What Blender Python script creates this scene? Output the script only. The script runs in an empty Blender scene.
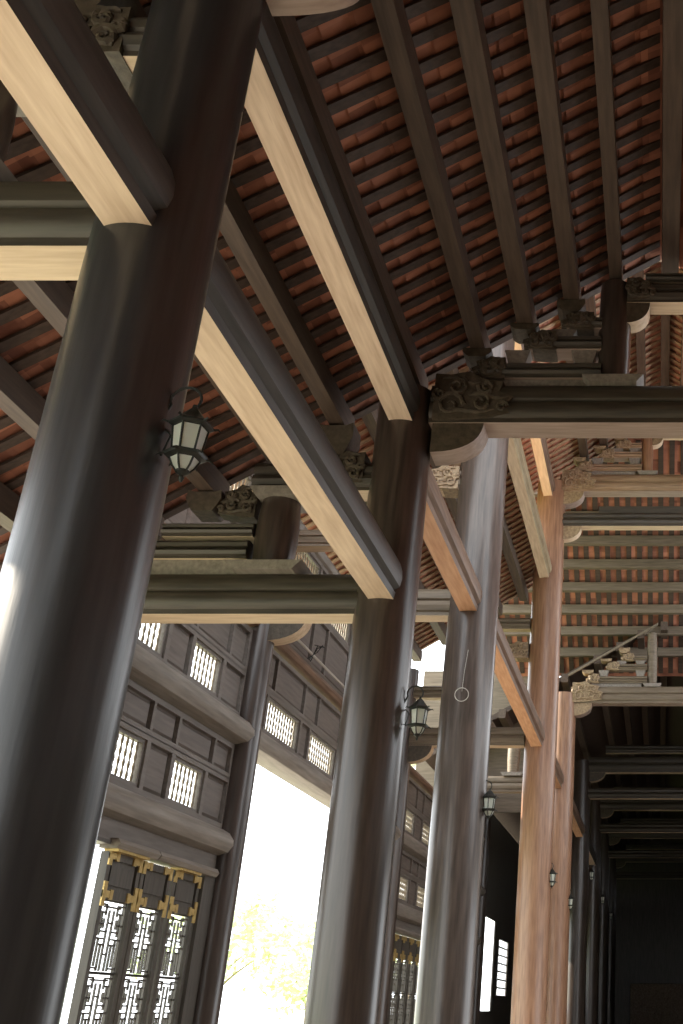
import bpy, math, random
from mathutils import Vector
random.seed(7)
S = 1.8; EYE = 1.6
C = bpy.context.scene.collection
PI = math.pi
def P(x, y, z): return (S*x, S*y, EYE+S*z)
FL = -EYE/S                    # floor height in row units
# ------------------------------------------------------------------ materials
def mat(name, c1, c2, rough=.5, scale=(3, 3, 3), coat=0, bump=.15, noise=6, metal=0, c3=None, spec=.5):
    m = bpy.data.materials.new(name); m.use_nodes = True
    n = m.node_tree.nodes; l = m.node_tree.links; b = n['Principled BSDF']
    tc = n.new('ShaderNodeTexCoord'); mp = n.new('ShaderNodeMapping'); mp.inputs['Scale'].default_value = scale
    l.new(tc.outputs['Object'], mp.inputs[0])
    oi = n.new('ShaderNodeObjectInfo'); mm = n.new('ShaderNodeMath'); mm.operation = 'MULTIPLY'; mm.inputs[1].default_value = 37.0
    l.new(oi.outputs['Random'], mm.inputs[0])
    nz = n.new('ShaderNodeTexNoise'); nz.noise_dimensions = '4D'; nz.inputs['Scale'].default_value = noise; nz.inputs['Detail'].default_value = 6
    l.new(mp.outputs[0], nz.inputs['Vector']); l.new(mm.outputs[0], nz.inputs['W'])
    cr = n.new('ShaderNodeValToRGB'); e = cr.color_ramp.elements
    e[0].position = .32; e[0].color = (*c1, 1); e[1].position = .68; e[1].color = (*c2, 1)
    if c3:
        k = e.new(.9); k.color = (*c3, 1)
    l.new(nz.outputs['Fac'], cr.inputs[0]); l.new(cr.outputs[0], b.inputs['Base Color'])
    b.inputs['Roughness'].default_value = rough; b.inputs['Metallic'].default_value = metal
    b.inputs['Coat Weight'].default_value = coat; b.inputs['Coat Roughness'].default_value = .25
    b.inputs['Specular IOR Level'].default_value = spec
    if bump:
        bp = n.new('ShaderNodeBump'); bp.inputs['Strength'].default_value = bump; bp.inputs['Distance'].default_value = .01
        l.new(nz.outputs['Fac'], bp.inputs['Height']); l.new(bp.outputs[0], b.inputs['Normal'])
    return m
GX, GY, GZ = (.5, 6, 6), (6, .5, 6), (6, 6, .5)
M = {}
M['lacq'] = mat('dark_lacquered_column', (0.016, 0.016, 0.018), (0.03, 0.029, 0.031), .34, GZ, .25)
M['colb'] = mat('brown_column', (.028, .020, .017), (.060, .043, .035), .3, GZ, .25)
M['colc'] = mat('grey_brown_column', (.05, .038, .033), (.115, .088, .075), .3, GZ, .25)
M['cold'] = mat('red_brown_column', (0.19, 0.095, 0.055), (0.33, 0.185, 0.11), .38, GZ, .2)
M['beamx'] = mat('dark_beam_wood', (0.028, 0.022, 0.016), (0.062, 0.05, 0.036), .5, GX)
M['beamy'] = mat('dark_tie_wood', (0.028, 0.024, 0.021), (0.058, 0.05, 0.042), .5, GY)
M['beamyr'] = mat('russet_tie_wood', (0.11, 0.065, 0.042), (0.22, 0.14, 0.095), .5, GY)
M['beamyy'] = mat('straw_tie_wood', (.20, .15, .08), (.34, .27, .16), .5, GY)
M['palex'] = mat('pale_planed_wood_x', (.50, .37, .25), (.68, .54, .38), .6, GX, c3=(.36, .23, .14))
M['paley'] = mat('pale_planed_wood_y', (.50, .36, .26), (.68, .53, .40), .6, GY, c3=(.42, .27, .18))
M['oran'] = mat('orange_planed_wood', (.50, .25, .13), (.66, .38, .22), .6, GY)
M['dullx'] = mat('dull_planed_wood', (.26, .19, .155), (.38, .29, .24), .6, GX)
M['xred'] = mat('russet_crossbeam_wood', (.16, .095, .055), (.30, .20, .125), .5, GX)
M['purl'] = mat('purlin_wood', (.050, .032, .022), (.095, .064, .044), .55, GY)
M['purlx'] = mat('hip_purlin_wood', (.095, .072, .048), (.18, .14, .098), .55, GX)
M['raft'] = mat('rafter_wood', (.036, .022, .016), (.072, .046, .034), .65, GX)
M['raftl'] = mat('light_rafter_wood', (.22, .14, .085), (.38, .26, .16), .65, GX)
M['carv'] = mat('carved_wood', (0.04, 0.03, 0.02), (0.09, 0.07, 0.048), .5, (2, 2, 2), bump=.5, noise=14)
M['carvl'] = mat('light_carved_wood', (.18, .12, .07), (.34, .25, .15), .5, (2, 2, 2), bump=.5, noise=14)
M['wall'] = mat('wall_framing_wood', (0.11, 0.092, 0.08), (0.17, 0.148, 0.13), .5, GY)
M['pan'] = mat('wall_panel_wood', (0.09, 0.073, 0.063), (0.15, 0.125, 0.108), .5, GY)
M['rail'] = mat('rounded_rail_wood', (0.15, 0.13, 0.11), (0.25, 0.22, 0.19), .48, GY)
M['latt'] = mat('lattice_wood', (.12, .095, .065), (.20, .16, .11), .5, GZ)
M['door'] = mat('door_wood', (.050, .045, .038), (.09, .08, .068), .42, GZ)
M['brass'] = mat('worn_brass', (.42, .29, .10), (.62, .46, .19), .42, (4, 4, 4), metal=.5)
M['iron'] = mat('black_iron', (.012, .014, .013), (.03, .034, .03), .45, (4, 4, 4), metal=.3)
M['floor'] = mat('floor_stone', (0.13, 0.105, 0.085), (0.2, 0.165, 0.13), .45, (1, 1, 1), noise=3)
M['ground'] = mat('court_paving', (.52, .48, .40), (.64, .60, .52), .8, (1, 1, 1), noise=2)
M['bounce_lawn'] = mat('bounce_lawn', (0.22, 0.34, 0.08), (0.34, 0.44, 0.14), .8, (1, 1, 1), noise=2)
M['leaf'] = mat('garden_leaves', (.60, .70, .40), (.80, .85, .60), .55, (1, 1, 1), noise=2, bump=0)
M['bark'] = mat('garden_bark', (.22, .17, .11), (.34, .27, .19), .8, GZ)
M['pipe'] = mat('pale_conduit', (.42, .40, .36), (.55, .52, .48), .4, GY, bump=0)
M['stone'] = mat('column_base_stone', (.25, .24, .22), (.38, .36, .33), .7, (2, 2, 2))
M['end'] = mat('far_panel', (.20, .15, .11), (.42, .33, .24), .7, (2, 2, 2), noise=8)

def tile_mat():
    m = bpy.data.materials.new('terracotta_tiles'); m.use_nodes = True
    n = m.node_tree.nodes; l = m.node_tree.links; b = n['Principled BSDF']
    g = n.new('ShaderNodeNewGeometry'); mp = n.new('ShaderNodeMapping'); mp.inputs['Scale'].default_value = (6.6, 5.5555, 6.6)
    l.new(g.outputs['Position'], mp.inputs[0])
    fl = n.new('ShaderNodeVectorMath'); fl.operation = 'FLOOR'; l.new(mp.outputs[0], fl.inputs[0])
    wn = n.new('ShaderNodeTexWhiteNoise'); l.new(fl.outputs[0], wn.inputs['Vector'])
    nz = n.new('ShaderNodeTexNoise'); nz.inputs['Scale'].default_value = 5; nz.inputs['Detail'].default_value = 5
    l.new(g.outputs['Position'], nz.inputs['Vector'])
    ad = n.new('ShaderNodeMath'); ad.operation = 'MULTIPLY_ADD'; ad.inputs[1].default_value = .45
    l.new(wn.outputs['Value'], ad.inputs[0])
    m2 = n.new('ShaderNodeMath'); m2.operation = 'MULTIPLY'; m2.inputs[1].default_value = .6; l.new(nz.outputs['Fac'], m2.inputs[0])
    l.new(m2.outputs[0], ad.inputs[2])
    cr = n.new('ShaderNodeValToRGB'); e = cr.color_ramp.elements
    e[0].position = .2; e[0].color = (.13, .042, .026, 1); e[1].position = .75; e[1].color = (.46, .19, .115, 1)
    l.new(ad.outputs[0], cr.inputs[0]); l.new(cr.outputs[0], b.inputs['Base Color'])
    b.inputs['Roughness'].default_value = .75
    return m
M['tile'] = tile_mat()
def glass_mat():
    m = bpy.data.materials.new('frosted_lantern_glass'); m.use_nodes = True
    b = m.node_tree.nodes['Principled BSDF']
    b.inputs['Base Color'].default_value = (.80, .84, .76, 1); b.inputs['Roughness'].default_value = .45
    b.inputs['Transmission Weight'].default_value = .55
    return m
M['glass'] = glass_mat()

# ------------------------------------------------------------------ mesh helpers
WL = {}
class MB:
    def __init__(s): s.v = []; s.f = []; s.m = []
    def add(s, vs, fs, mi=0):
        o = len(s.v); s.v += [tuple(v) for v in vs]; s.f += [tuple(i+o for i in f) for f in fs]; s.m += [mi]*len(fs); return s
    def box(s, x0, x1, y0, y1, z0, z1, mi=0, bev=0):          # row units
        a = P(min(x0, x1), min(y0, y1), min(z0, z1)); b = P(max(x0, x1), max(y0, y1), max(z0, z1))
        vs = [(a[0], a[1], a[2]), (b[0], a[1], a[2]), (b[0], b[1], a[2]), (a[0], b[1], a[2]),
              (a[0], a[1], b[2]), (b[0], a[1], b[2]), (b[0], b[1], b[2]), (a[0], b[1], b[2])]
        return s.add(vs, [(3, 2, 1, 0), (4, 5, 6, 7), (0, 1, 5, 4), (1, 2, 6, 5), (2, 3, 7, 6), (3, 0, 4, 7)], mi)
    def prism(s, prof, axis, t0, t1, base=(0, 0, 0), mi=0, taper=0):
        # prof: list (h, v) in row units; axis 'y': h->x ; axis 'x': h->y ; axis 'z': (h,v)->(x,y)
        n = len(prof)
        A = sum(prof[i][0]*prof[(i+1) % n][1]-prof[(i+1) % n][0]*prof[i][1] for i in range(n))
        if A < 0: prof = prof[::-1]
        vs = []
        for t in (t0, t1):
            for h, v in prof:
                if axis == 'y': q = (base[0]+h, base[1]+t, base[2]+v)
                elif axis == 'x': q = (base[0]+t, base[1]+h, base[2]+v)
                else: q = (base[0]+h, base[1]+v, base[2]+t)
                vs.append(P(*q))
        fs = []
        flip = (axis == 'y')
        for i in range(n):
            j = (i+1) % n
            fs.append((i, j, n+j, n+i) if not flip else (i, n+i, n+j, j))
        c0 = tuple(range(n)); c1 = tuple(range(n, 2*n))
        fs += ([c0[::-1], c1] if not flip else [c0, c1[::-1]])
        return s.add(vs, fs, mi)
    def lathe(s, prof, cx, cy, seg=32, mi=0, world=False, cz=0, ph=0):
        # prof: list (r, z) bottom->top
        vs = []; n = len(prof)
        for r, z in prof:
            for k in range(seg):
                a = 2*PI*k/seg+ph
                q = (cx+r*math.cos(a), cy+r*math.sin(a), cz+z)
                vs.append(q if world else P(*q))
        fs = []
        for i in range(n-1):
            for k in range(seg):
                k2 = (k+1) % seg
                fs.append((i*seg+k, i*seg+k2, (i+1)*seg+k2, (i+1)*seg+k))
        fs += [tuple(range(seg))[::-1], tuple(range((n-1)*seg, n*seg))]
        return s.add(vs, fs, mi)
    def tube(s, pts, r, seg=8, world=True, mi=0):
        pts = [Vector(p if world else P(*p)) for p in pts]
        rs = r if isinstance(r, (list, tuple)) else [r]*len(pts)
        vs = []; up = Vector((.13, .31, .94)).normalized()
        for i, p in enumerate(pts):
            d = (pts[min(i+1, len(pts)-1)]-pts[max(i-1, 0)]).normalized()
            a = d.cross(up)
            if a.length < .05: a = d.cross(Vector((1, 0, 0)))
            a.normalize(); b = a.cross(d).normalized()
            for k in range(seg):
                t = 2*PI*k/seg; vs.append(p+(a*math.cos(t)+b*math.sin(t))*rs[i])
        fs = []
        for i in range(len(pts)-1):
            for k in range(seg):
                k2 = (k+1) % seg; fs.append((i*seg+k, (i+1)*seg+k, (i+1)*seg+k2, i*seg+k2))
        fs += [tuple(range(seg)), tuple(range((len(pts)-1)*seg, len(pts)*seg))[::-1]]
        return s.add(vs, fs, mi)
    def build(s, name, mats, parent=None, pale=False, ang=35, curved=False):
        if not isinstance(mats, (list, tuple)): mats = [mats]
        xs = [v[0] for v in s.v]; ys = [v[1] for v in s.v]; zs = [v[2] for v in s.v]
        o = Vector(((min(xs)+max(xs))/2, (min(ys)+max(ys))/2, min(zs)))
        me = bpy.data.meshes.new(name)
        me.from_pydata([tuple(Vector(v)-o) for v in s.v], [], s.f)
        for m in mats: me.materials.append(m if not isinstance(m, str) else M[m])
        me.polygons.foreach_set('material_index', s.m)
        me.update()
        me.polygons.foreach_set('use_smooth', [True]*len(me.polygons))
        me.set_sharp_from_angle(angle=math.radians(ang))
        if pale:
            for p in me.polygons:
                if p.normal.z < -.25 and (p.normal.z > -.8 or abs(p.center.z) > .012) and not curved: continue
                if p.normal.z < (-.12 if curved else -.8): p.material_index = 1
        me.update()
        ob = bpy.data.objects.new(name, me); C.objects.link(ob)
        if parent is None: ob.location = o; WL[ob] = o
        else:
            ob.parent = parent; ob.location = o-WL[parent]; WL[ob] = o
        return ob
def tag(o, label=None, cat=None, group=None, kind=None):
    if label: o['label'] = label
    if cat: o['category'] = cat
    if group: o['group'] = group
    if kind: o['kind'] = kind
    return o
def struct(o, label=None):
    o['kind'] = 'structure'
    if label: o['label'] = label; o['category'] = 'building part'
    return o
def empty(name, p, label=None, cat=None, group=None):
    o = bpy.data.objects.new(name, None); C.objects.link(o); o.location = p; o.empty_display_size = .1
    WL[o] = Vector(p); return tag(o, label, cat, group)
def copy_tree(o, loc=None, parent=None):
    c = o.copy(); C.objects.link(c)
    if parent: c.parent = parent
    if loc is not None: c.location = loc; WL[c] = Vector(loc)
    for ch in list(o.children): copy_tree(ch, None, c)
    return c

# ------------------------------------------------------------------ layout (row units: the left column row stands at x = -1)
CY = dict(A=1.775, B=3.84, C=5.59, D=9.06, E=11.0, F=14.3, G=17.2, H=20.2, I=23.6)
W = 2.11; WW = 2.145; CY['J'] = 13.70
R1, K = 2.905, .64
def z1(x): return R1-K*abs(x)
R2 = 5.085
def z2(x): return R2-K*abs(x)
def z2a(x): return 4.10-.62*abs(x)
R3 = 3.66
def z3(x): return R3-.60*abs(x)
def zh(y): return 3.75-.64*(y-11)

# ------------------------------------------------------------------ columns
def column(x, y, r, top, m, label, group=None, seg=48):
    b = MB(); h = top-FL-.06
    prof = []
    for i in range(13):
        t = i/12
        rr = r*(1.0+.012*math.sin(PI*t)-.035*t)
        prof.append((rr, FL+.06+h*t))
    b.lathe(prof, x, y, seg)
    t = empty('timber_column', P(x, y, FL), label, 'column', group)
    b.build('shaft', m, t)
    MB().lathe([(r*1.45, FL), (r*1.5, FL+.015), (r*1.3, FL+.05), (r*1.15, FL+.06)], x, y, 32).build('stone_base', 'stone', t)
    return t
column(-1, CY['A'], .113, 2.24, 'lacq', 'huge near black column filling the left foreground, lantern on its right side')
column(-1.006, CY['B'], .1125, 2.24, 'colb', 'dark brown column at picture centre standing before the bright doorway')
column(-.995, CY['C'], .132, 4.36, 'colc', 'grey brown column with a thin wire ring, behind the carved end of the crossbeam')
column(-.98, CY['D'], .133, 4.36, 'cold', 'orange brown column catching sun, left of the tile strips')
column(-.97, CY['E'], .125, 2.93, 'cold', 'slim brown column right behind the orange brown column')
for k, n in (('F', 'third'), ('G', 'fourth'), ('H', 'fifth'), ('I', 'sixth')):
    column(-1, CY[k], .12, 2.93, 'colb', 'dim brown column in the dark far hall, %s counting back from the orange brown one' % n)
# wall row columns
wcol = {'B': 'slim wall column hidden beyond the huge black column', 'C': 'slim round wall column between lattice doors and bright open doorway',
        'D': 'slim wall column behind the central dark column at the far side of the doorway', 'E': 'slim wall column beyond the far lattice doors',
        'F': 'slim wall column beside the far bright window slit'}
for k, lab in wcol.items():
    column(-W, CY['J' if k == 'F' else k], .078, {'B': 1.50, 'C': 2.62, 'D': 2.62, 'E': 2.2, 'F': 2.2}[k], 'colb', lab)

# ------------------------------------------------------------------ longitudinal tie beams
def tie_prof(w=.09, h=.165, bulge=.022):
    a = w/2; b = a+bulge
    return [(-a, 0), (a, 0), (a+.004, .026), (a-.004, .032), (b-.006, .05), (b, .08), (b-.002, .11), (b-.012, .14), (a-.012, h),
            (-a+.012, h), (-b+.012, .14), (-b+.002, .11), (-b, .08), (-b+.006, .05), (-a+.004, .032), (-a-.004, .026)]
def tie(x, y0, y1, z, m, pale, label, w=.09, h=.165, bulge=.022, group=None):
    b = MB()
    b.prism(tie_prof(w, h, bulge), 'y', y0, y1, (x, 0, z))
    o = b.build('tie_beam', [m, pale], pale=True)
    return tag(o, label, 'beam', group)
e = .09
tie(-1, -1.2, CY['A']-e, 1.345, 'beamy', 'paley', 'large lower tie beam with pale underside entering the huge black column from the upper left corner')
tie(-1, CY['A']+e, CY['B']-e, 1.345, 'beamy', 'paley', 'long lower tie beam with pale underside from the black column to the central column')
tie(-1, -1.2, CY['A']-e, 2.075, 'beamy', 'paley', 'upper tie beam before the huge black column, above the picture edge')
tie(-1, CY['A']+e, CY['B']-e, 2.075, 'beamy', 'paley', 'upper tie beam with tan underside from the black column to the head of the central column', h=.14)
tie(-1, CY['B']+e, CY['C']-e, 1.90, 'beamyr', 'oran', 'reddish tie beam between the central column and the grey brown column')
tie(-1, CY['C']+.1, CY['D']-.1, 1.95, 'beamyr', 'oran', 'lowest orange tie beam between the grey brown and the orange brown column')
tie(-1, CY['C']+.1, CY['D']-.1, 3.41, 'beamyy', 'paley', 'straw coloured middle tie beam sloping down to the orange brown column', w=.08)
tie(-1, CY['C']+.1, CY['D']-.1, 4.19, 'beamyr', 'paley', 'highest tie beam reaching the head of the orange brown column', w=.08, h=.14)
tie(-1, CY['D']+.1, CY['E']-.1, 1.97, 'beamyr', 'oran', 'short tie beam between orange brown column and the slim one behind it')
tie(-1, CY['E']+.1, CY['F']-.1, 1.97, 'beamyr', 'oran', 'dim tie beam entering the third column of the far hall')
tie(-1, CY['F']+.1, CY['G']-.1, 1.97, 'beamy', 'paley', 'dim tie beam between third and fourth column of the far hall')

# ------------------------------------------------------------------ purlins, rafters, tiles
def purlin_y(x, y0, y1, z, label, w=.074, h=.092, m='purl', group=None):
    if m == 'purl' and z < 3 and h > .09 and y0 < 0: w *= .8
    p = [(-w/2, 0), (w/2, 0), (w/2+.003, h*.5), (w/2, h), (-w/2, h), (-w/2-.003, h*.5)]
    o = MB().prism(p, 'y', y0, y1, (x, 0, z)).build('purlin', m)
    return tag(o, label, 'purlin', group)
names1 = [(.045, 'ridge purlin of the near roof, standing nearly upright at the right picture edge', .085),
          (-.185, 'near roof purlin first below the ridge, ending on the short round king post', .066),
          (-.365, 'near roof purlin second below the ridge', .080),
          (-.55, 'near roof purlin third below the ridge, in the middle of the tile slope', .084),
          (-.735, 'near roof purlin fourth below the ridge, above the carved end of the crossbeam', .074),
          (-.985, 'near roof purlin lying on the upper tie beam with tan underside', .078),
          (-1.266, 'near roof purlin just outside the column row, between the two tie beams', .074),
          (-1.497, 'near roof purlin hidden along the lower edge of the long lower tie beam', .074),
          (-1.724, 'near roof purlin passing behind the lantern of the huge black column', .074),
          (-1.956, 'near roof purlin crossing the tiles left of the huge black column', .074),
          (-2.20, 'lowest near roof purlin at the left picture edge', .074)]
for x, lab, w in names1:
    zz = z1(x) if x < 0 else z1(0)-.02
    purlin_y(x, -1.2, 3.93, zz, lab, w)
for i, x in enumerate((.045, -.16, -.34, -.52, -.70, -1.30, -1.5)):
    purlin_y(x, 4.75, 9.35, z2(x), ['ridge purlin of the tall middle roof seen past the king post', 'middle roof purlin first left of its ridge',
        'middle roof purlin second left of its ridge', 'middle roof purlin third left of its ridge', 'middle roof purlin right of the highest tie beam',
        'middle roof purlin just outside the column row', 'lowest purlin of the tall middle roof'][i], .07, m='purl')
for i, x in enumerate((-1.22, -1.44, -1.66, -1.88, -2.12)):
    purlin_y(x, 4.55, 9.35, z2a(x), 'side aisle roof purlin, %s from the top' % ['first', 'second', 'third', 'fourth', 'fifth'][i], .07, m='purl')
for i, x in enumerate((.045, -.2, -.42, -.65, -.98, -1.3, -1.6, -1.9)):
    purlin_y(x, 11.05, 26, z3(x), 'purlin in the dark roof of the far hall, %s from its ridge' % ['at', 'first', 'second', 'third', 'fourth', 'fifth', 'sixth', 'seventh'][i]
             if i else 'ridge purlin of the dark far hall', .07)
# hip purlins run across
for i in range(8):
    y = 9.73+.245*i
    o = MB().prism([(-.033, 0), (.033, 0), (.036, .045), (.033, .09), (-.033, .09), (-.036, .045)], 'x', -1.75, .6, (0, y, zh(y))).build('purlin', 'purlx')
    tag(o, 'cross purlin under the sunlit hip roof tiles, %s row from the top' % ['first', 'second', 'third', 'fourth', 'fifth', 'sixth', 'seventh', 'eighth'][i], 'purlin')

def rafter_proto(xa, xb, zf, w=.040, t=.012, m='raft'):
    b = MB(); off = .094
    vs = []
    for yy in (-w/2, w/2):
        for (x, dz) in ((xa, 0), (xb, 0), (xb, t), (xa, t)):
            vs.append(P(x, yy, zf(x)+off+dz))
    b.add(vs, [(0, 3, 2, 1), (4, 5, 6, 7), (0, 1, 5, 4), (1, 2, 6, 5), (2, 3, 7, 6), (3, 0, 4, 7)])
    return b.build('rafter', m)
def rafters(xa, xb, zf, y0, y1, label, group, m='raft', step=.1, last=None):
    o = rafter_proto(xa, xb, zf, m=m); n = int(round((y1-y0)/step))
    base = o.location.copy()
    for i in range(n+1):
        c = o if i == 0 else o.copy()
        if i: C.objects.link(c)
        c.location = (base[0], S*(y0+i*step), base[2]); tag(c, label, 'rafter', group)
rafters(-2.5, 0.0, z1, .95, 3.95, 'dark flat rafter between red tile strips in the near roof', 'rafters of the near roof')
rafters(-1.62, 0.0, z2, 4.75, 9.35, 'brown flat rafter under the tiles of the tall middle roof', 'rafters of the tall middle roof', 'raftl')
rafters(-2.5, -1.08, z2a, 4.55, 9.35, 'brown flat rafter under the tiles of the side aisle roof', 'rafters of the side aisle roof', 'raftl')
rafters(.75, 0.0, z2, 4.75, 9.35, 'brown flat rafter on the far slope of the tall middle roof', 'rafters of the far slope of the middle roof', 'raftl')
for x, nm in ((.22, 'first'), (.42, 'second')):
    purlin_y(x, 4.75, 9.35, z2(x), 'middle roof purlin, %s right of its ridge, by the right picture edge' % nm, .08, m='beamyr')
# hip rafters
hb = MB(); w = .050; vs = []
for xx in (-w/2, w/2):
    for (y, dz) in ((9.3, 0), (11.75, 0), (11.75, .013), (9.3, .013)): vs.append(P(xx, y, zh(y)+.096+dz))
hb.add(vs, [(0, 1, 2, 3), (4, 7, 6, 5), (0, 4, 5, 1), (1, 5, 6, 2), (2, 6, 7, 3), (3, 7, 4, 0)])
o = hb.build('rafter', 'raft'); base = o.location.copy()
for i in range(22):
    c = o if i == 0 else o.copy()
    if i: C.objects.link(c)
    c.location = (S*(-1.72+i*.108), base[1], base[2]); tag(c, 'dark rafter between the orange tile strips of the hip roof', 'rafter', 'rafters of the hip roof')

def tiles(xa, xb, zf, y0, y1, name='ceiling', course=.085, label=None, m='tile'):
    # stepped courses of flat tiles, thick
    b = MB(); n = max(1, int(abs(xb-xa)/course)); off = .1085
    prof = []
    for i in range(n):
        u = xa+(xb-xa)*i/n; v = xa+(xb-xa)*(i+1)/n
        prof += [(u, zf(u)+off), (v, zf(v)+off+.012)]
    top = [(xb, zf(xb)+off+.07), (xa, zf(xa)+off+.07)]
    b.prism(prof+top, 'y', y0, y1)
    o = b.build(name, m, ang=5); struct(o, label); return o
tiles(-2.55, .02, z1, -1.2, 3.97)
tiles(2.55, .0, z1, -1.2, 3.97)
tiles(-1.66, .02, z2, 4.7, 9.4)
tiles(1.66, .0, z2, 4.7, 9.4)
tiles(-2.55, -1.08, z2a, 4.5, 9.4)
tiles(2.55, 1.08, z2a, 4.5, 9.4)
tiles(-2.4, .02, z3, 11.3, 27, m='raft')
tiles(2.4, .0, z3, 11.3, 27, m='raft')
b = MB(); prof = []
for i in range(24):
    u = 9.3+2.5*i/24; v = 9.3+2.5*(i+1)/24
    prof += [(u, zh(u)+.122), (v, zh(v)+.11)]
prof += [(11.8, zh(11.8)+.19), (9.3, zh(9.3)+.19)]
struct(b.prism(prof, 'x', -1.8, 1.8).build('ceiling', 'tile', ang=5))

# ------------------------------------------------------------------ transverse beams and trusses
def cross_prof(w=.11, h=.16):
    a = w/2
    return [(-a, 0), (a, 0), (a, h*.12), (a+.010, h*.18), (a+.016, h*.36), (a+.006, h*.52), (a-.004, h*.56), (a+.008, h*.62), (a+.010, h*.8), (a, h*.93), (a-.01, h),
            (-a+.01, h), (-a, h*.93), (-a-.010, h*.8), (-a-.008, h*.62), (-a+.004, h*.56), (-a-.006, h*.52), (-a-.016, h*.36), (-a-.010, h*.18), (-a, h*.12)]
def corbel(parent, x, y, z, d=1, L=.19, H=.12, w=.10, m='carv', pale='palex', name='curved_corbel'):
    pts = [(0, 0), (L, 0), (L*.985, -H*.18)]
    for i in range(1, 9):
        a = i/8*PI/2; pts.append((L*.97*math.cos(a)**.9 if i < 8 else 0, -H*(.18+.82*math.sin(a))))
    pts = [(x+d*p, q+z) for p, q in pts]
    b = MB()
    # prism along y with (x,z) profile
    b.prism(pts, 'y', -w/2, w/2, (0, y, 0))
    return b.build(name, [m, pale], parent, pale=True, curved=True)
def scrolls(parent, x, y, z, d=1, L=.27, H=.2, w=.13, m='carv'):
    # carved cloud and leaf relief standing proud of the front face
    b = MB()
    out = [(0, -.02), (.2, -.03), (.45, 0), (.75, .05), (1.0, .12), (.93, .3), (1.04, .5), (.85, .62), (.9, .85), (.6, .93), (.45, 1.1), (.2, 1.02), (0, 1.05)]
    b.prism([(x+d*p*L, z+q*H) for p, q in out], 'y', -w/2, w/2, (0, y, 0))
    for (cx, cz, r, s0, t) in ((.22, .30, .2, 0, 1), (.62, .36, .15, 2, -1), (.30, .75, .15, 1, -1), (.68, .72, .12, 3, 1), (.9, .25, .08, 0, 1), (.08, .55, .1, 2, 1)):
        pts = []
        for i in range(15):
            a = s0+t*i*.62; rr = r*(1-i/17)
            pts.append(P(x+d*(cx*L+rr*L*math.cos(a)*.9), y-w/2-.002-.004*math.sin(i/14*PI), z+cz*H+rr*L*math.sin(a)))
        b.tube(pts, [S*.0105*(1-.45*i/14) for i in range(15)], 6)
    for (p0, p1) in (((.1, .12), (.8, .2)), ((.45, .52), (.98, .5)), ((.1, .93), (.6, .84))):
        pts = [P(x+d*L*(p0[0]+(p1[0]-p0[0])*i/6), y-w/2-.002, z+H*(p0[1]+(p1[1]-p0[1])*i/6+.05*math.sin(i*1.05))) for i in range(7)]
        b.tube(pts, [S*.004, S*.008, S*.009, S*.009, S*.008, S*.006, S*.003], 6)
    return b.build('carved_end', m, parent)
def xbeam(x0, x1, y, z, h, w, m, label, name='crossbeam', pale='palex', cat='beam'):
    t = empty(name, P((x0+x1)/2, y, z), label, cat)
    b = MB().prism(cross_prof(w, h), 'x', x0, x1, (0, y, z))
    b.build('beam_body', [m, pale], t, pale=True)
    return t
def bearing(x, y, z, w=.075, h=.06, m='carv', label='', name='bearing_block'):
    # block with a saddle and curled cheeks carrying a purlin
    p = [(-w*.55, 0), (w*.55, 0), (w*.75, h*.25), (w*.95, h*.6), (w*.9, h), (w*.55, h*.92), (-w*.55, h*.92), (-w*.9, h), (-w*.95, h*.6), (-w*.75, h*.25)]
    o = MB().prism([(x+a, z+c) for a, c in p], 'y', -.055, .055, (0, y, 0)).build(name, m)
    return tag(o, label, 'block')
def short_post(x, y, z0, z1_, r, m, label, cap=True):
    t = empty('short_post', P(x, y, z0), label, 'post')
    prof = [(r*(.93+.12*math.sin(PI*i/8)), z0+.035+(z1_-z0-.035)*i/8) for i in range(9)]
    MB().lathe(prof, x, y, 28).build('shaft', m, t)
    MB().prism([(-r*1.9, .035), (-r*1.45, 0), (r*1.45, 0), (r*1.9, .035)], 'y', -r*1.4, r*1.4, (x, y, z0)).build('footing', 'rail', t)
    return t

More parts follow.
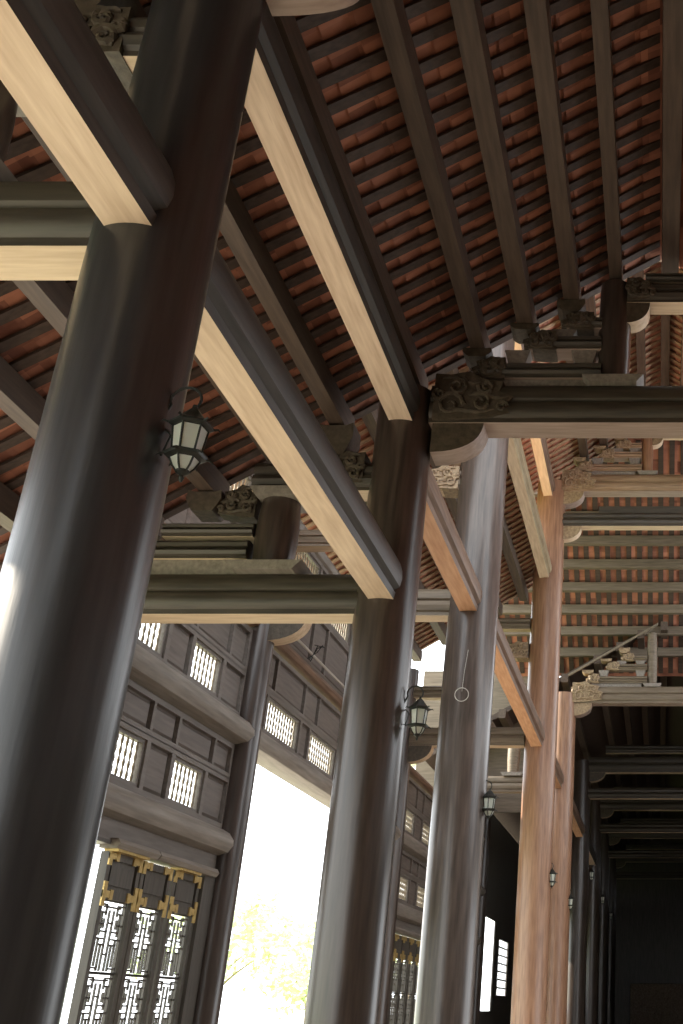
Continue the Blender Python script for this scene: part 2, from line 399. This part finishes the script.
# nave trusses: cap beam, stepped tiers, king post
def nave_truss(y, dz, xp, where, mb, mc, mp='colb', ridge=True, ch=.13, mu='dullx'):
    zc = 2.085+dz; ch_ = .17
    t = empty('crossbeam', P(0, y, zc), 'main crossbeam of the truss %s, with carved end and pale underside' % where, 'beam')
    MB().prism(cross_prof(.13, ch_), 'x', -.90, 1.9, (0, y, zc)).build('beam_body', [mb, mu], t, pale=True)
    corbel(t, -.885, y, zc+.004, 1, .20, ch, .12, m=mc, pale=mu)
    scrolls(t, -.885, y, zc+.012, 1, .30, .19, .165, m=mc)
    c = MB().box(-.70, -xp-.11, y-.03, y+.03, zc+ch_, zc+.212).build('cushion_board', 'rail'); tag(c, 'pale cushion board lying on the main crossbeam %s' % where, 'board')
    tiers = [(-.78, .215, .072, -.735), (-.58, .35, .065, -.55), (-.43, .45, .055, -.365)]
    for i, (xa, dzz, h, xb) in enumerate(tiers):
        lvl = ['lowest', 'middle', 'top'][i]
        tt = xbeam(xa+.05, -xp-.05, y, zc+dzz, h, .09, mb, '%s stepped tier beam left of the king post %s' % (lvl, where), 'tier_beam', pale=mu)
        scrolls(tt, xa+.16, y, zc+dzz-.004, -1, .13, h+.02, .10, m=mc)
        zt = R1-K*abs(xb)+dz
        zb = zc+dzz+h+.022
        if zt-zb > .02: bearing(xb, y, zb, .062, zt-zb, mc, 'carved bearing block on the %s tier beam %s' % (lvl, where))
        if i < 2:
            nz = zc+tiers[i+1][1]
            for q, (u, v) in enumerate(((xb+.12, xb+.20), (-xp-.16, -xp-.08))):
                if v-u > .05 and (q == 0 or u > xb+.22):
                    o_ = MB().prism([(u-.012, nz-zc-dzz-h), (u+.006, 0), (v-.006, 0), (v+.012, nz-zc-dzz-h)], 'y', -.035, .035, (0, y, zc+dzz+h)).build('spacer_block', 'rail')
                    tag(o_, 'pale spacer block %s, %s tier, truss %s' % (['by carved end', 'by king post'][q], lvl, where), 'block')
    short_post(-xp, y, zc+ch_, R1-K*xp+dz-.02, .064 if dz < .2 else .05, mp, 'short round king post on the main crossbeam %s' % where)
    if ridge:
        tt = xbeam(-xp+.05, .5, y, zc+.575, .10, .09, mb, 'small collar beam right of the king post %s' % where, 'collar_beam')
        corbel(tt, -xp+.045, y, zc+.577, 1, .10, .10, .085, m=mc)
        scrolls(tt, -xp+.05, y, zc+.585, 1, .12, .10, .11, m=mc)
        xbeam(-.06, .3, y, zc+.68, .05, .07, mb, 'ridge saddle block stacked on the collar beam %s' % where, 'ridge_block', cat='block')
nave_truss(CY['A'], .05, .186, 'over the huge black column', 'beamx', 'carv', ch=.07)
nave_truss(CY['B'], 0, .186, 'over the central dark column', 'beamx', 'carv')
nave_truss(CY['C'], 2.18, .16, 'over the grey brown column', 'beamx', 'carv')
nave_truss(CY['D'], 2.18, .115, 'over the orange brown column', 'xred', 'carvl', 'cold')
nave_truss(CY['E'], .74, .08, 'over the slim brown column', 'purlx', 'carvl', 'purlx', ridge=False)
tt = xbeam(-.88, 1.9, CY['D'], 3.93, .13, .10, 'beamx', 'second crossbeam right below the main one at the orange brown column')
corbel(tt, -.87, CY['D'], 3.935, 1, .17, .13, .09, m='carvl')
tag(MB().box(-.55, .6, CY['D']-.03, CY['D']+.03, 4.065, 4.13).build('cushion_board', 'beamx'), 'board filling between the two crossbeams at the orange brown column', 'board')
# sloping barge board on the E truss
b = MB(); y = CY['E']-.06
vs = []
for yy in (y-.03, y):
    for x, d in ((-.93, 0), (-.02, 0), (-.02, .022), (-.93, .022)): vs.append(P(x, yy, z3(x)-.005+d))
b.add(vs, [(0, 1, 2, 3), (7, 6, 5, 4), (0, 4, 5, 1), (1, 5, 6, 2), (2, 6, 7, 3), (3, 7, 4, 0)])
tag(b.build('sloping_board', 'latt'), 'thin sloping board above the stepped gable of the far hall', 'board')
far = {'F': 'third', 'G': 'fourth', 'H': 'fifth', 'I': 'sixth'}
for k, n in far.items():
    t = xbeam(-.92, 1.9, CY[k], 2.78, .2, .12, 'beamx', 'dim crossbeam of the far hall at its %s column' % n)
    corbel(t, -.90, CY[k], 2.784, 1, .2, .12, .11)
    t = xbeam(-.92, 1.9, CY[k]-.02, 2.45, .13, .09, 'beamx', 'dim lower crossbeam of the far hall at its %s column' % n)
    xbeam(-.7, .6, CY[k], 3.03, .1, .09, 'beamx', 'dim tier beam of the far hall above its %s column' % n, 'tier_beam')

# aisle trusses (left of the row)
for k, where in (('A', 'left of the huge black column'), ('B', 'left of the central column')):
    y = CY[k]
    q0 = 0 if k == 'A' else -.03
    t = xbeam(-2.08, -1.08, y, 1.335+q0, .165+q0*.3, .11, 'beamx', 'side crossbeam with mouldings and pale underside %s' % where)
    short_post(-1.445, y, 1.50+q0*1.3, 1.80+q0, .075, 'colb', 'short thick round post on the side crossbeam %s' % where)
    t = xbeam(-1.55, -1.08, y, 1.83+q0, .12, .10, 'beamx', 'upper side crossbeam from short post to column head, %s' % where)
    scrolls(t, -1.13, y, 1.83, -1, .16, .12, .13)
    tag(MB().prism([(-.1, .035), (-.075, 0), (.075, 0), (.1, .035)], 'y', -.09, .09, (-1.445, y, 1.797+q0)).build('cap_board', 'rail'), 'flared cap board on the short thick post %s' % where, 'board')
    bearing(-1.266, y, 1.95, .08, .14, 'carv', 'carved bearing block under the purlin %s' % where)
    t = xbeam(-2.08, -1.53, y, 1.555+q0, .075, .09, 'beamx', 'low tier beam left of the short thick post %s' % where, 'tier_beam')
    tag(MB().box(-2.0, -1.56, y-.03, y+.03, 1.5+q0*1.3, 1.555+q0).build('cushion_board', 'rail'), 'cushion board below the low tier beam %s' % where, 'board')
    t = xbeam(-1.86, -1.52, y, 1.645+q0, .055, .085, 'beamx', 'short tier beam under a roof purlin %s' % where, 'tier_beam')
    bearing(-1.724, y, 1.715, .07, .085, 'carv', 'bearing block with curled cheeks under a roof purlin %s' % where)
    bearing(-1.956, y, 1.635, .055, .02, 'carv', 'small bearing block near the eave %s' % where)
    scrolls(empty('carved_bracket', P(-1.53, y, 1.70), 'carved scroll bracket left of the short thick post %s' % where, 'bracket'), -1.53, y, 1.70, -1, .14, .12, .07)
for k, z, where, mm in (('C', 1.90, 'left of the grey brown column', 'purlx'), ('D', 1.975, 'left of the orange brown column', 'purlx'), ('E', 1.95, 'left of the slim brown column', 'purlx')):
    y = CY[k]
    t = xbeam(-2.05, -1.11, y, z, .15, .11, mm, 'side crossbeam %s' % where)
    corbel(t, -WW+.065, y, z+.004, 1, .22, .14, .10)
    if k != 'E':
        short_post(-1.5, y, z+.15, z+.72, .07, mm, 'short post standing on the side crossbeam %s' % where)
        t = xbeam(-1.62, -1.11, y, z+.74, .13, .1, mm, 'upper side crossbeam %s' % where)
        scrolls(t, -1.12, y, z+.74, -1, .2, .13, .13, m='carvl')
        t = xbeam(-2.05, -1.58, y, z+.40, .1, .09, mm, 'tier beam outside the short post %s' % where, 'tier_beam')
        t = xbeam(-1.5, -1.11, y, z+1.0, .1, .09, mm, 'highest tier beam below the side roof %s' % where, 'tier_beam')
    else:
        short_post(-1.45, y, z+.15, z+.55, .06, mm, 'short post standing on the side crossbeam %s' % where)

# ------------------------------------------------------------------ left wall
def lin(a, b, n): return [a+(b-a)*i/n for i in range(n+1)]
win_n = [0]; trim_n = [0]; door_n = [0]
_bal = {}
def baluster_mesh(h):
    key = round(h, 3)
    if key in _bal: return _bal[key]
    n = 18; seg = 8; vs = []; fs = []
    for i in range(n+1):
        t = i/n; r = .006+.0075*abs(math.sin(PI*t*4))**1.3
        for k in range(seg):
            a = 2*PI*k/seg; vs.append((r*math.cos(a), r*math.sin(a), h*t))
    for i in range(n):
        for k in range(seg):
            k2 = (k+1) % seg; fs.append((i*seg+k, i*seg+k2, (i+1)*seg+k2, (i+1)*seg+k))
    me = bpy.data.meshes.new('baluster'); me.from_pydata(vs, [], fs); me.materials.append(M['latt']); me.polygons.foreach_set('use_smooth', [True]*len(fs))
    _bal[key] = me; return me
def lattice_window(y0, y1, za, zb, label):
    win_n[0] += 1
    f = MB(); t = .016
    for (a, b_, c, d) in ((y0, y1, za, za+t), (y0, y1, zb-t, zb), (y0, y0+t, za+t, zb-t), (y1-t, y1, za+t, zb-t)):
        f.box(-WW-.012, -WW+.012, a, b_, c, d)
    o = struct(f.build('window_%d' % win_n[0], 'wall'), label)
    h = S*(zb-za-2*t); n = max(4, int(round((y1-y0)*S/.085)))
    for i in range(n):
        yy = y0+t+(y1-y0-2*t)*(i+.5)/n
        q = bpy.data.objects.new('baluster', baluster_mesh(h)); C.objects.link(q); q.parent = o
        q.location = Vector(P(-WW, yy, za+t))-WL[o]
def rail(y0, y1, za, zb, out, m='rail', label=None):
    trim_n[0] += 1
    h = zb-za; pr = [(-.03, 0), (out*.35, 0), (out*.8, h*.12), (out, h*.38), (out*.98, h*.6), (out*.75, h*.85), (out*.4, h), (-.03, h)]
    o = MB().prism(pr, 'y', y0, y1, (-WW, 0, za)).build('trim_%d' % trim_n[0], m)
    return struct(o, label)
def wall_zone(parent_b, panels, y0, y1, za, zb, cells):
    # cells: (ya, yb, kind); frame fills the rest
    fb = parent_b; t0, t1 = -.022, .022
    ys = [y0]+[v for c in cells for v in c[:2]]+[y1]
    fb.box(-WW+t0, -WW+t1, y0, y1, za-.012, za+.012); fb.box(-WW+t0, -WW+t1, y0, y1, zb-.012, zb+.012)
    for i in range(0, len(ys), 2):
        if ys[i+1]-ys[i] > .001: fb.box(-WW+t0, -WW+t1, ys[i], ys[i+1], za+.012, zb-.012)
    for c in cells:
        if c[2] == 'p': panels.append((c[0], c[1], za+.012, zb-.012))
        else: lattice_window(c[0], c[1], za+.012, zb-.012, c[3])
def wall_bay(k0, k1, wins, doors, tall, tag_, low=True):
    y0 = CY[k0]+.05; y1 = CY[k1]-.05
    fb = MB(); pn = []
    g = .035
    def lat_row(za, zb, nm):
        cells = []; p = y0+.04
        for (a, b_) in wins:
            if a-g-p > .1: cells.append((p, a-g, 'p'))
            cells.append((a, b_, 'l', 'turned baluster window, %s, %s' % (nm, tag_))); p = b_+g
        if y1-.04-p > .06: cells.append((p, y1-.04, 'p'))
        wall_zone(fb, pn, y0, y1, za, zb, cells)
    def pan_row(za, zb, n):
        ws = [1, 1.9, 1.2, 1.9, 1][:n] if n <= 5 else [1, 1.8]*(n//2)
        tot = sum(ws); L = y1-y0-.08; p = y0+.04; cells = []
        for q in ws:
            cells.append((p+.012, p+L*q/tot-.012, 'p')); p += L*q/tot
        wall_zone(fb, pn, y0, y1, za, zb, cells)
    n = 5 if y1-y0 < 2.5 else 8
    if low:
        lat_row(.815, 1.035, 'lower row'); pan_row(1.055, 1.20, n)
        rail(y0-.03, y1+.03, .68, .80, .085)
        fb.box(-WW-.02, -WW+.02, y0, y1, .60, .68)
    rail(y0-.03, y1+.03, 1.215, 1.345, .10)
    lat_row(1.36, 1.575, 'upper row'); pan_row(1.595, 1.80, n)
    rail(y0-.03, y1+.03, 1.83, 1.90, .06, 'beamyr')
    if tall:
        pan_row(1.92, 2.24, n); lat_row(2.26, 2.55, 'top row')
        rail(y0-.03, y1+.03, 2.56, 2.64, .05)
    w_ = struct(fb.build('wall_left', 'wall', ang=20))
    for (a, b_, c, d) in pn:
        m = MB(); m.box(-WW-.012, -WW+.002, a-.004, b_+.004, c-.004, d+.004)
        i = .02
        if b_-a > .06 and d-c > .06:
            X0, X1 = -WW+.002, -WW+.010
            vs = [P(X0, a+i*.4, c+i*.4), P(X0, b_-i*.4, c+i*.4), P(X0, b_-i*.4, d-i*.4), P(X0, a+i*.4, d-i*.4), P(X1, a+i, c+i), P(X1, b_-i, c+i), P(X1, b_-i, d-i), P(X1, a+i, d-i)]
            m.add(vs, [(4, 5, 6, 7), (0, 1, 5, 4), (1, 2, 6, 5), (2, 3, 7, 6), (3, 0, 4, 7)])
        m.build('panel', 'pan', w_, ang=20)
    return w_
wall_bay('B', 'C', [(4.22, 4.57), (4.86, 5.21)], True, True, 'left of the slim wall column')
wall_bay('C', 'D', [(5.90, 6.47), (6.69, 7.27), (7.48, 8.05), (8.26, 8.82)], False, True, 'above the bright doorway', low=False)
wall_bay('D', 'E', [(9.45, 9.85), (10.2, 10.6)], True, False, 'beyond the central column')
wall_bay('E', 'J', [(11.4, 11.9), (12.15, 12.65), (12.9, 13.4)], True, False, 'in the far hall')

def door_leaf(y0, y1, label, ztop=.565, open_=None):
    door_n[0] += 1; X = -WW
    f = MB(); s = .03; d0, d1 = -.016, .016
    f.box(X+d0, X+d1, y0, y0+s, FL+.03, ztop); f.box(X+d0, X+d1, y1-s, y1, FL+.03, ztop)
    for (a, b_) in ((ztop-.028, ztop), (.395, .425), (-.42, -.39), (FL+.03, FL+.08)):
        f.box(X+d0, X+d1, y0+s, y1-s, a, b_)
    o = struct(f.build('door_%d' % door_n[0], 'door', ang=20), label)
    for (a, b_) in ((.425, ztop-.028), (FL+.08, -.42)):
        p = MB(); p.box(X-.008, X+.006, y0+s, y1-s, a, b_); p.box(X+.006, X+.012, y0+s+.02, y1-s-.02, a+.02, b_-.02)
        p.build('door_panel', 'door', o, ang=20)
    # fretwork
    r = MB(); ya, yb = y0+s, y1-s; w_ = yb-ya; t = .0034
    def V(u, a, b_): r.box(X-.004, X+.004, ya+w_*u-t, ya+w_*u+t, a, b_)
    def H(u0, u1, z): r.box(X-.004, X+.004, ya+w_*u0, ya+w_*u1, z-t, z+t)
    top, bot = .395, -.39; n = 3; hh = (top-bot)/n
    for i in range(n):
        z0 = bot+hh*i; T = lambda q: z0+hh*q
        for u in (.05, .95): V(u, T(0), T(1))
        for u in (.42, .58): V(u, T(.02), T(.86))
        H(.05, .95, T(.985)); H(.2, .8, T(.90)); H(0.05, .3, T(.93)); H(.7, .95, T(.93)); V(.3, T(.78), T(.93)); V(.7, T(.78), T(.93))
        H(.12, .3, T(.82)); H(.7, .88, T(.82)); V(.18, T(.5), T(.82)); V(.82, T(.5), T(.82)); H(.18, .42, T(.56)); H(.58, .82, T(.56))
        V(.28, T(.6), T(.74)); V(.72, T(.6), T(.74)); H(.05, .28, T(.66)); H(.72, .95, T(.66)); H(.42, .58, T(.68))
        H(0.05, .34, T(.46)); H(.66, .95, T(.46)); V(.2, T(.08), T(.46)); V(.8, T(.08), T(.46)); V(.31, T(.02), T(.38)); V(.69, T(.02), T(.38))
        H(.2, .42, T(.38)); H(.58, .8, T(.38)); H(.05, .31, T(.06)); H(.69, .95, T(.06)); H(.42, .58, T(.25)); H(.0, 1., T(0.0))
    r.build('fretwork', 'door', o, ang=20)
    for yy, sg in ((y0, 1), (y1, -1)):
        for zz, sz in ((ztop, -1), (.41, 1)):
            q = MB()
            q.box(X+.016, X+.021, yy, yy+sg*.075, zz+sz*.002, zz+sz*.026) if zz == ztop else q.box(X+.016, X+.021, yy, yy+sg*.075, zz-.013, zz+.013)
            q.box(X+.016, X+.0215, yy, yy+sg*.028, zz-.05 if sz < 0 else zz-.045, zz if sz < 0 else zz+.045)
            q.box(X+.016, X+.022, yy+sg*.06, yy+sg*.085, zz-.018 if sz > 0 else zz-.032, zz+.018 if sz > 0 else zz)
            q.build('brass_fitting', 'brass', o, ang=20)
    return o
door_leaf(4.44, 4.738, 'fretwork door leaf with brass fittings, first right of the white light gap')
door_leaf(4.75, 5.045, 'fretwork door leaf with brass fittings, middle of the three by the slim wall column')
door_leaf(5.075, 5.375, 'fretwork door leaf with brass fittings, next to the slim wall column')
for i, yy in enumerate(lin(9.25, 10.75, 5)[:-1]):
    door_leaf(yy, yy+.29, 'far fretwork door leaf right of the central column, %s of five' % ['first', 'second', 'third', 'fourth', 'last'][i])
# jambs and lintel batten
j = MB()
j.box(-WW-.03, -WW+.03, 5.38, 5.53, FL, .60); j.box(-WW-.03, -WW+.03, 3.88, 4.41, .585, .60)
struct(j.build('wall_left', 'door', ang=20))
j = MB(); j.box(-WW-.03, -WW+.03, 10.76, 10.95, FL, .6); j.box(-WW-.03, -WW+.03, 9.1, 9.24, FL, .6); j.box(-WW-.03, -WW+.03, 11.05, 13.65, FL, .68)
struct(j.build('wall_left', 'door', ang=20))
for (a, b_) in ((4.42, 4.80), (4.81, 5.47), (9.2, 10.8)):
    trim_n[0] += 1
    struct(MB().prism([(-.02, 0), (.05, 0), (.062, .018), (.05, .036), (-.02, .036)], 'y', a, b_, (-WW, 0, .575)).build('trim_%d' % trim_n[0], 'rail'))
for (a, b_) in ((4.45, 4.74), (5.08, 5.30)):
    trim_n[0] += 1
    struct(MB().prism([(-.01, 0), (.045, 0), (.045, .010), (-.01, .010)], 'y', a, b_, (-WW, 0, .565)).build('trim_%d' % trim_n[0], 'brass'))
# open leaf swung inward, seen edge-on
dl = door_leaf(4.42, 4.735, 'fretwork door leaf swung inward and seen edge-on beside the huge black column')
def rot_tree(o, pivot, ang):
    from mathutils import Matrix
    R = Matrix.Rotation(ang, 4, 'Z')
    pv = Vector(pivot); o.location = pv+(R @ (Vector(o.location)-pv)); o.rotation_euler = (0, 0, ang)
# hinge at (-WW, 4.28): leaf runs from hinge toward the camera
for (a, b_) in ((.47, .568), (.32, .43)):
    MB().box(-WW-.019, -WW+.023, 4.412, 4.4195, a, b_).build('brass_fitting', 'brass', dl, ang=20)
dl.location = Vector(dl.location)+Vector((0, -S*(4.735-4.23), 0))
rot_tree(dl, P(-WW, 4.23, 0), math.radians(26.9))

# conduit with wire ties on the pink rail
t = empty('conduit_pipe', P(-WW+.075, 6.9, 1.93), 'thin pale conduit pipe with black wire ties running above the bright doorway', 'pipe')
MB().tube([P(-WW+.075, yy, 1.935) for yy in lin(5.75, 8.7, 6)], .014, 8).build('pipe', 'pipe', t)
for yy in (6.35, 7.15, 7.95):
    q = MB()
    for k in range(3):
        a0 = k*1.1
        q.tube([P(-WW+.06, yy-.03+.03*k, 1.90), P(-WW+.10, yy, 1.945+.02*k), P(-WW+.085, yy+.05-.03*k, 1.96+.015*k), P(-WW+.13, yy+.02*k, 1.99)], .005, 6)
    q.build('wire_tie', 'iron', t)
# far end openings / walls of the far hall
fw = MB()
for (a, b_, c, d) in ((13.80, 13.86, FL, 1.83), (13.86, 15.30, 1.06, 1.83), (13.86, 15.30, FL, .0), (15.30, 15.75, FL, 1.83), (15.75, 16.75, .88, 1.83), (15.75, 16.75, FL, .18), (16.75, 27, FL, 1.83), (11.05, 27, 1.83, 2.3)):
    fw.box(-WW-.008, -WW+.008, a, b_, c, d)
struct(fw.build('wall_left', 'door', ang=20))
win_n[0] += 1
g = MB()
for i in range(11): g.box(-WW-.003, -WW+.003, 15.75+i*.1-.008, 15.75+i*.1+.008, .18, .88)
for i in range(8): g.box(-WW-.003, -WW+.003, 15.75, 16.75, .18+i*.1-.008, .18+i*.1+.008)
struct(g.build('window_%d' % win_n[0], 'latt', ang=20), 'square grid lattice window far back between the grey brown and orange brown columns')
struct(MB().box(2.35, 2.42, 11.0, 27, FL, 2.3).build('wall_right', 'door'))
struct(MB().box(-2.6, -1.16, 11.85, 11.9, 1.9, 3.42).build('wall_far', 'purlx'))
struct(MB().box(-2.4, 2.4, 26.9, 27, FL, 3.7).build('wall_far', 'door'))
ep = MB(); ep.box(-.65, 1.4, 26.6, 26.85, FL, .55)
for i in range(14): ep.tube([P(-.55+.15*i, 26.58, -.7+.1*math.sin(q*2+i)) if q == 0 else P(-.55+.15*i+.06*math.sin(q*2.1+i), 26.58, -.7+q*.15) for q in range(8)], .03, 6)
tag(ep.build('carved_screen', 'end'), 'dim carved screen standing at the far end of the dark hall', 'screen')

# ------------------------------------------------------------------ lanterns
HP = math.radians(-34)
def lantern_proto(loc, label):
    t = empty('wall_lantern', loc, label, 'lantern')      # origin: lantern body centre
    x, y, z = loc; o = Vector(loc)
    seg = 6
    def L(prof, sg=6): return MB().lathe(prof, x, y, sg, world=True, cz=z, ph=HP if sg == 6 else 0)
    L([(.066, .055), (.078, .062), (.078, .070), (.060, .082), (.040, .105), (.020, .128), (.010, .134), (.008, .150)]).build('lantern_roof', 'iron', t, ang=25)
    L([(.046, -.055), (.058, .052), (.050, .056)]).build('glass_body', 'glass', t, ang=25)
    bowl = L([(.020, -.118), (.036, -.098), (.050, -.068), (.044, -.058)]).build('glass_bowl', 'glass', t, ang=25)
    L([(.050, -.070), (.072, -.062), (.074, -.050), (.050, -.046)]).build('lower_ring', 'iron', t, ang=25)
    L([(.004, -.158), (.010, -.142), (.006, -.134), (.024, -.122), (.024, -.114), (.012, -.110)], 12).build('finial', 'iron', bowl)
    fr = MB()
    for k in range(6):
        a = 2*PI*k/6+HP; c, s_ = math.cos(a), math.sin(a)
        fr.tube([(x+.0475*c, y+.0475*s_, z-.052), (x+.0595*c, y+.0595*s_, z+.056)], .0042, 6)
        fr.tube([(x+.051*c, y+.051*s_, z-.068), (x+.038*c, y+.038*s_, z-.098), (x+.021*c, y+.021*s_, z-.118)], .0038, 6)
        fr.tube([(x+.076*c, y+.076*s_, z+.066), (x+.092*c, y+.092*s_, z+.070), (x+.100*c, y+.100*s_, z+.062)], [.005, .004, .0015], 6)
        fr.tube([(x+.070*c, y+.070*s_, z-.056), (x+.084*c, y+.084*s_, z-.060), (x+.094*c, y+.094*s_, z-.070)], [.005, .004, .0015], 6)
    fr.build('cage', 'iron', t)
    arm = MB(); pts = []
    for i in range(17):
        a = PI*1.12-i/16*PI*1.30
        pts.append((x-.042+.055*math.cos(a), y+.01, z+.150+.052*math.sin(a)+.028))
    pts = [(x-.125, y+.02, z+.045), (x-.118, y+.016, z+.10)]+pts+[(x, y, z+.148)]
    arm.tube(pts, .0058, 8)
    arm.tube([(x-.13, y+.02, z-.03), (x-.095, y+.015, z-.045), (x-.07, y+.008, z+.03), (x-.10, y+.016, z+.062), (x-.13, y+.02, z+.05)], .005, 8)
    arm.build('curved_arm', 'iron', t)
    MB().prism([(-.128/S, -.07), (-.128/S-.006, -.085), (-.075, -.085), (-.075, .055), (-.128/S-.006, .055), (-.128/S, .04)], 'y', -.016, .016,
               (x/S, (y+.022)/S, (z-EYE)/S)).build('wall_plate', 'iron', t)
    return t
def lloc(k, z=.925): return (-1.515, S*CY[k]-.05, EYE+S*z)
lan = lantern_proto(lloc('A'), 'largest lantern with hexagonal frosted glass, on the huge black column')
for k, z, lab in (('B', .932, 'lantern hanging on the right side of the central dark column'), ('C', .93, 'lantern on the grey brown column with the wire ring'),
                  ('D', .945, 'small bright lantern on the orange brown column'), ('E', .93, 'small lantern on the slim column behind the orange brown one'),
                  ('F', 1.53, 'tiny dim lantern on the third column of the dark far hall'), ('G', 1.5, 'tiny dim lantern on the fourth column of the dark far hall'),
                  ('H', 1.5, 'tiny dim lantern on the fifth column of the dark far hall')):
    c = copy_tree(lan, lloc(k, z)); c['label'] = lab; c['group'] = 'hexagonal lanterns along the column row'
for q in [lan]+[c for c in C.objects if c.name.startswith('wall_lantern')]: q.scale = (.9, .9, .9)
lan['group'] = 'hexagonal lanterns along the column row'
# wire ring on column C
ux, uy = .02, -1.0; nn = math.hypot(ux, uy); ux /= nn; uy /= nn
rc = (-1.8+ux*.262, S*CY['C']+uy*.262, EYE+S*1.45)
tx, ty = -uy, ux
b = MB(); b.tube([(rc[0]+tx*.062*math.cos(2*PI*i/24), rc[1]+ty*.062*math.cos(2*PI*i/24), rc[2]+.062*math.sin(2*PI*i/24)) for i in range(25)], .0038, 6)
b.tube([(rc[0], rc[1], rc[2]+.03), (rc[0]+tx*.01, rc[1]+ty*.01, rc[2]+.22), (rc[0]+tx*.03, rc[1]+ty*.03, rc[2]+.42)], .0022, 6)
tag(b.build('wire_ring', 'pipe'), 'thin pale wire ring with a cord hanging on the grey brown column', 'wire')

# ------------------------------------------------------------------ floor, ground, garden
struct(MB().box(-2.3, 2.5, -2, 27, FL-.05, FL).build('floor', 'floor'))
struct(MB().box(-6, 6, -30, 60, FL-.30, FL-.06).build('ground', 'ground'))
struct(MB().box(-60, -6, -30, 90, FL-.30, FL-.08).build('ground', 'bounce_lawn'))  # unseen lawn, added so green light bounces onto the columns
right_blocker = MB()  # unseen right wall added to cut side light, opening left for column highlights
for (a, b_, c, d) in ((-2, 5.7, FL, 1.3), (5.7, 8.6, .8, 1.9), (8.6, 11, FL, 1.9)):
    right_blocker.box(2.5, 2.56, a, b_, c, d)
struct(right_blocker.build('wall_right', 'wall'))
back_blocker = MB()  # unseen wall behind the camera, added to darken the nave and nearest column
for (a, b_, c, d) in ((-2.1, -1.0, 1.0, 1.6), (-1.0, 2.5, FL, 2.9)):
    back_blocker.box(a, b_, -1.3, -1.24, c, d)
struct(back_blocker.build('wall_back_blocker', 'wall'))
def tree(x, y, h, r, label, n=1500, seed=1):
    rnd = random.Random(seed); g0 = EYE+S*(FL-.10)
    t = empty('garden_tree', (x, y, g0), label, 'tree', None)
    b = MB(); b.tube([(x, y, g0), (x+.1, y, g0+h*.3), (x-.05, y+.1, g0+h*.7)], [.22, .16, .08], 10)
    for k in range(6):
        a = k*1.05; b.tube([(x, y, g0+h*(.35+.05*k)), (x+r*.4*math.cos(a), y+r*.4*math.sin(a), g0+h*(.5+.06*k)), (x+r*.75*math.cos(a), y+r*.75*math.sin(a), g0+h*(.6+.06*k))], [.07, .05, .02], 6)
    b.build('trunk', 'bark', t)
    f = MB()
    clumps = [(rnd.gauss(0, .5), rnd.gauss(0, .5), rnd.uniform(-.5, .8)) for _ in range(16)]
    for _ in range(n):
        c = rnd.choice(clumps)
        p = Vector((x+r*(c[0]+rnd.gauss(0, .2)), y+r*(c[1]+rnd.gauss(0, .2)), g0+h*.68+r*.8*(c[2]+rnd.gauss(0, .18))))
        d = Vector((rnd.gauss(0, 1), rnd.gauss(0, 1), rnd.gauss(0, .6))).normalized(); q = d.cross(Vector((rnd.gauss(0, 1), rnd.gauss(0, 1), rnd.gauss(0, 1)))).normalized()
        s_ = rnd.uniform(.12, .24)
        f.add([p-d*s_, p+q*s_*.45, p+d*s_, p-q*s_*.45], [(0, 1, 2, 3)])
    f.build('foliage', 'leaf', t)
tree(-12.3, 45, 5.2, 2.4, 'sunlit garden tree seen through the bright doorway near the central column', 1600, 3)
tree(-19.5, 52, 6.5, 2.6, 'pale sunlit garden tree seen through the bright doorway near the slim wall column', 1800, 5)
tree(-17.5, 60, 4.2, 2.2, 'low garden tree far out beyond the bright doorway', 1200, 8)

tree(-11.0, 52, 17, 3.4, 'tall pale green tree top seen beyond the wall, right of the central column', 2200, 11)
# ------------------------------------------------------------------ light
w = bpy.data.worlds.new('World'); bpy.context.scene.world = w; w.use_nodes = True
n = w.node_tree.nodes; l = w.node_tree.links; bg = n['Background']
bg.inputs['Color'].default_value = (.93, .97, 1.0, 1); bg.inputs['Strength'].default_value = 3.2
sun = bpy.data.lights.new('sun', 'SUN'); sun.energy = 14; sun.angle = math.radians(1.5); sun.color = (1, .88, .70)
so = bpy.data.objects.new('sun', sun); C.objects.link(so)
d = Vector((.85, -.12, -.42)).normalized()
so.rotation_euler = d.to_track_quat('-Z', 'Y').to_euler(); so.location = (-20, 0, 20)

# ------------------------------------------------------------------ camera
cam = bpy.data.cameras.new('camera'); co = bpy.data.objects.new('camera', cam); C.objects.link(co)
F = 1106.0
cam.sensor_fit = 'VERTICAL'; cam.sensor_height = 36.0; cam.lens = F/1024*36
cam.shift_x = -(660-341.5)/1024; cam.clip_start = .05; cam.clip_end = 400
co.location = (0, 0, EYE); co.rotation_euler = (math.radians(90)+math.atan(499/F), 0, 0)
sc = bpy.context.scene; sc.camera = co
sc.view_settings.view_transform = 'Standard'; sc.view_settings.look = 'None'; sc.view_settings.gamma = 1; sc.view_settings.use_curve_mapping = False
sc.view_settings.exposure = 0.25
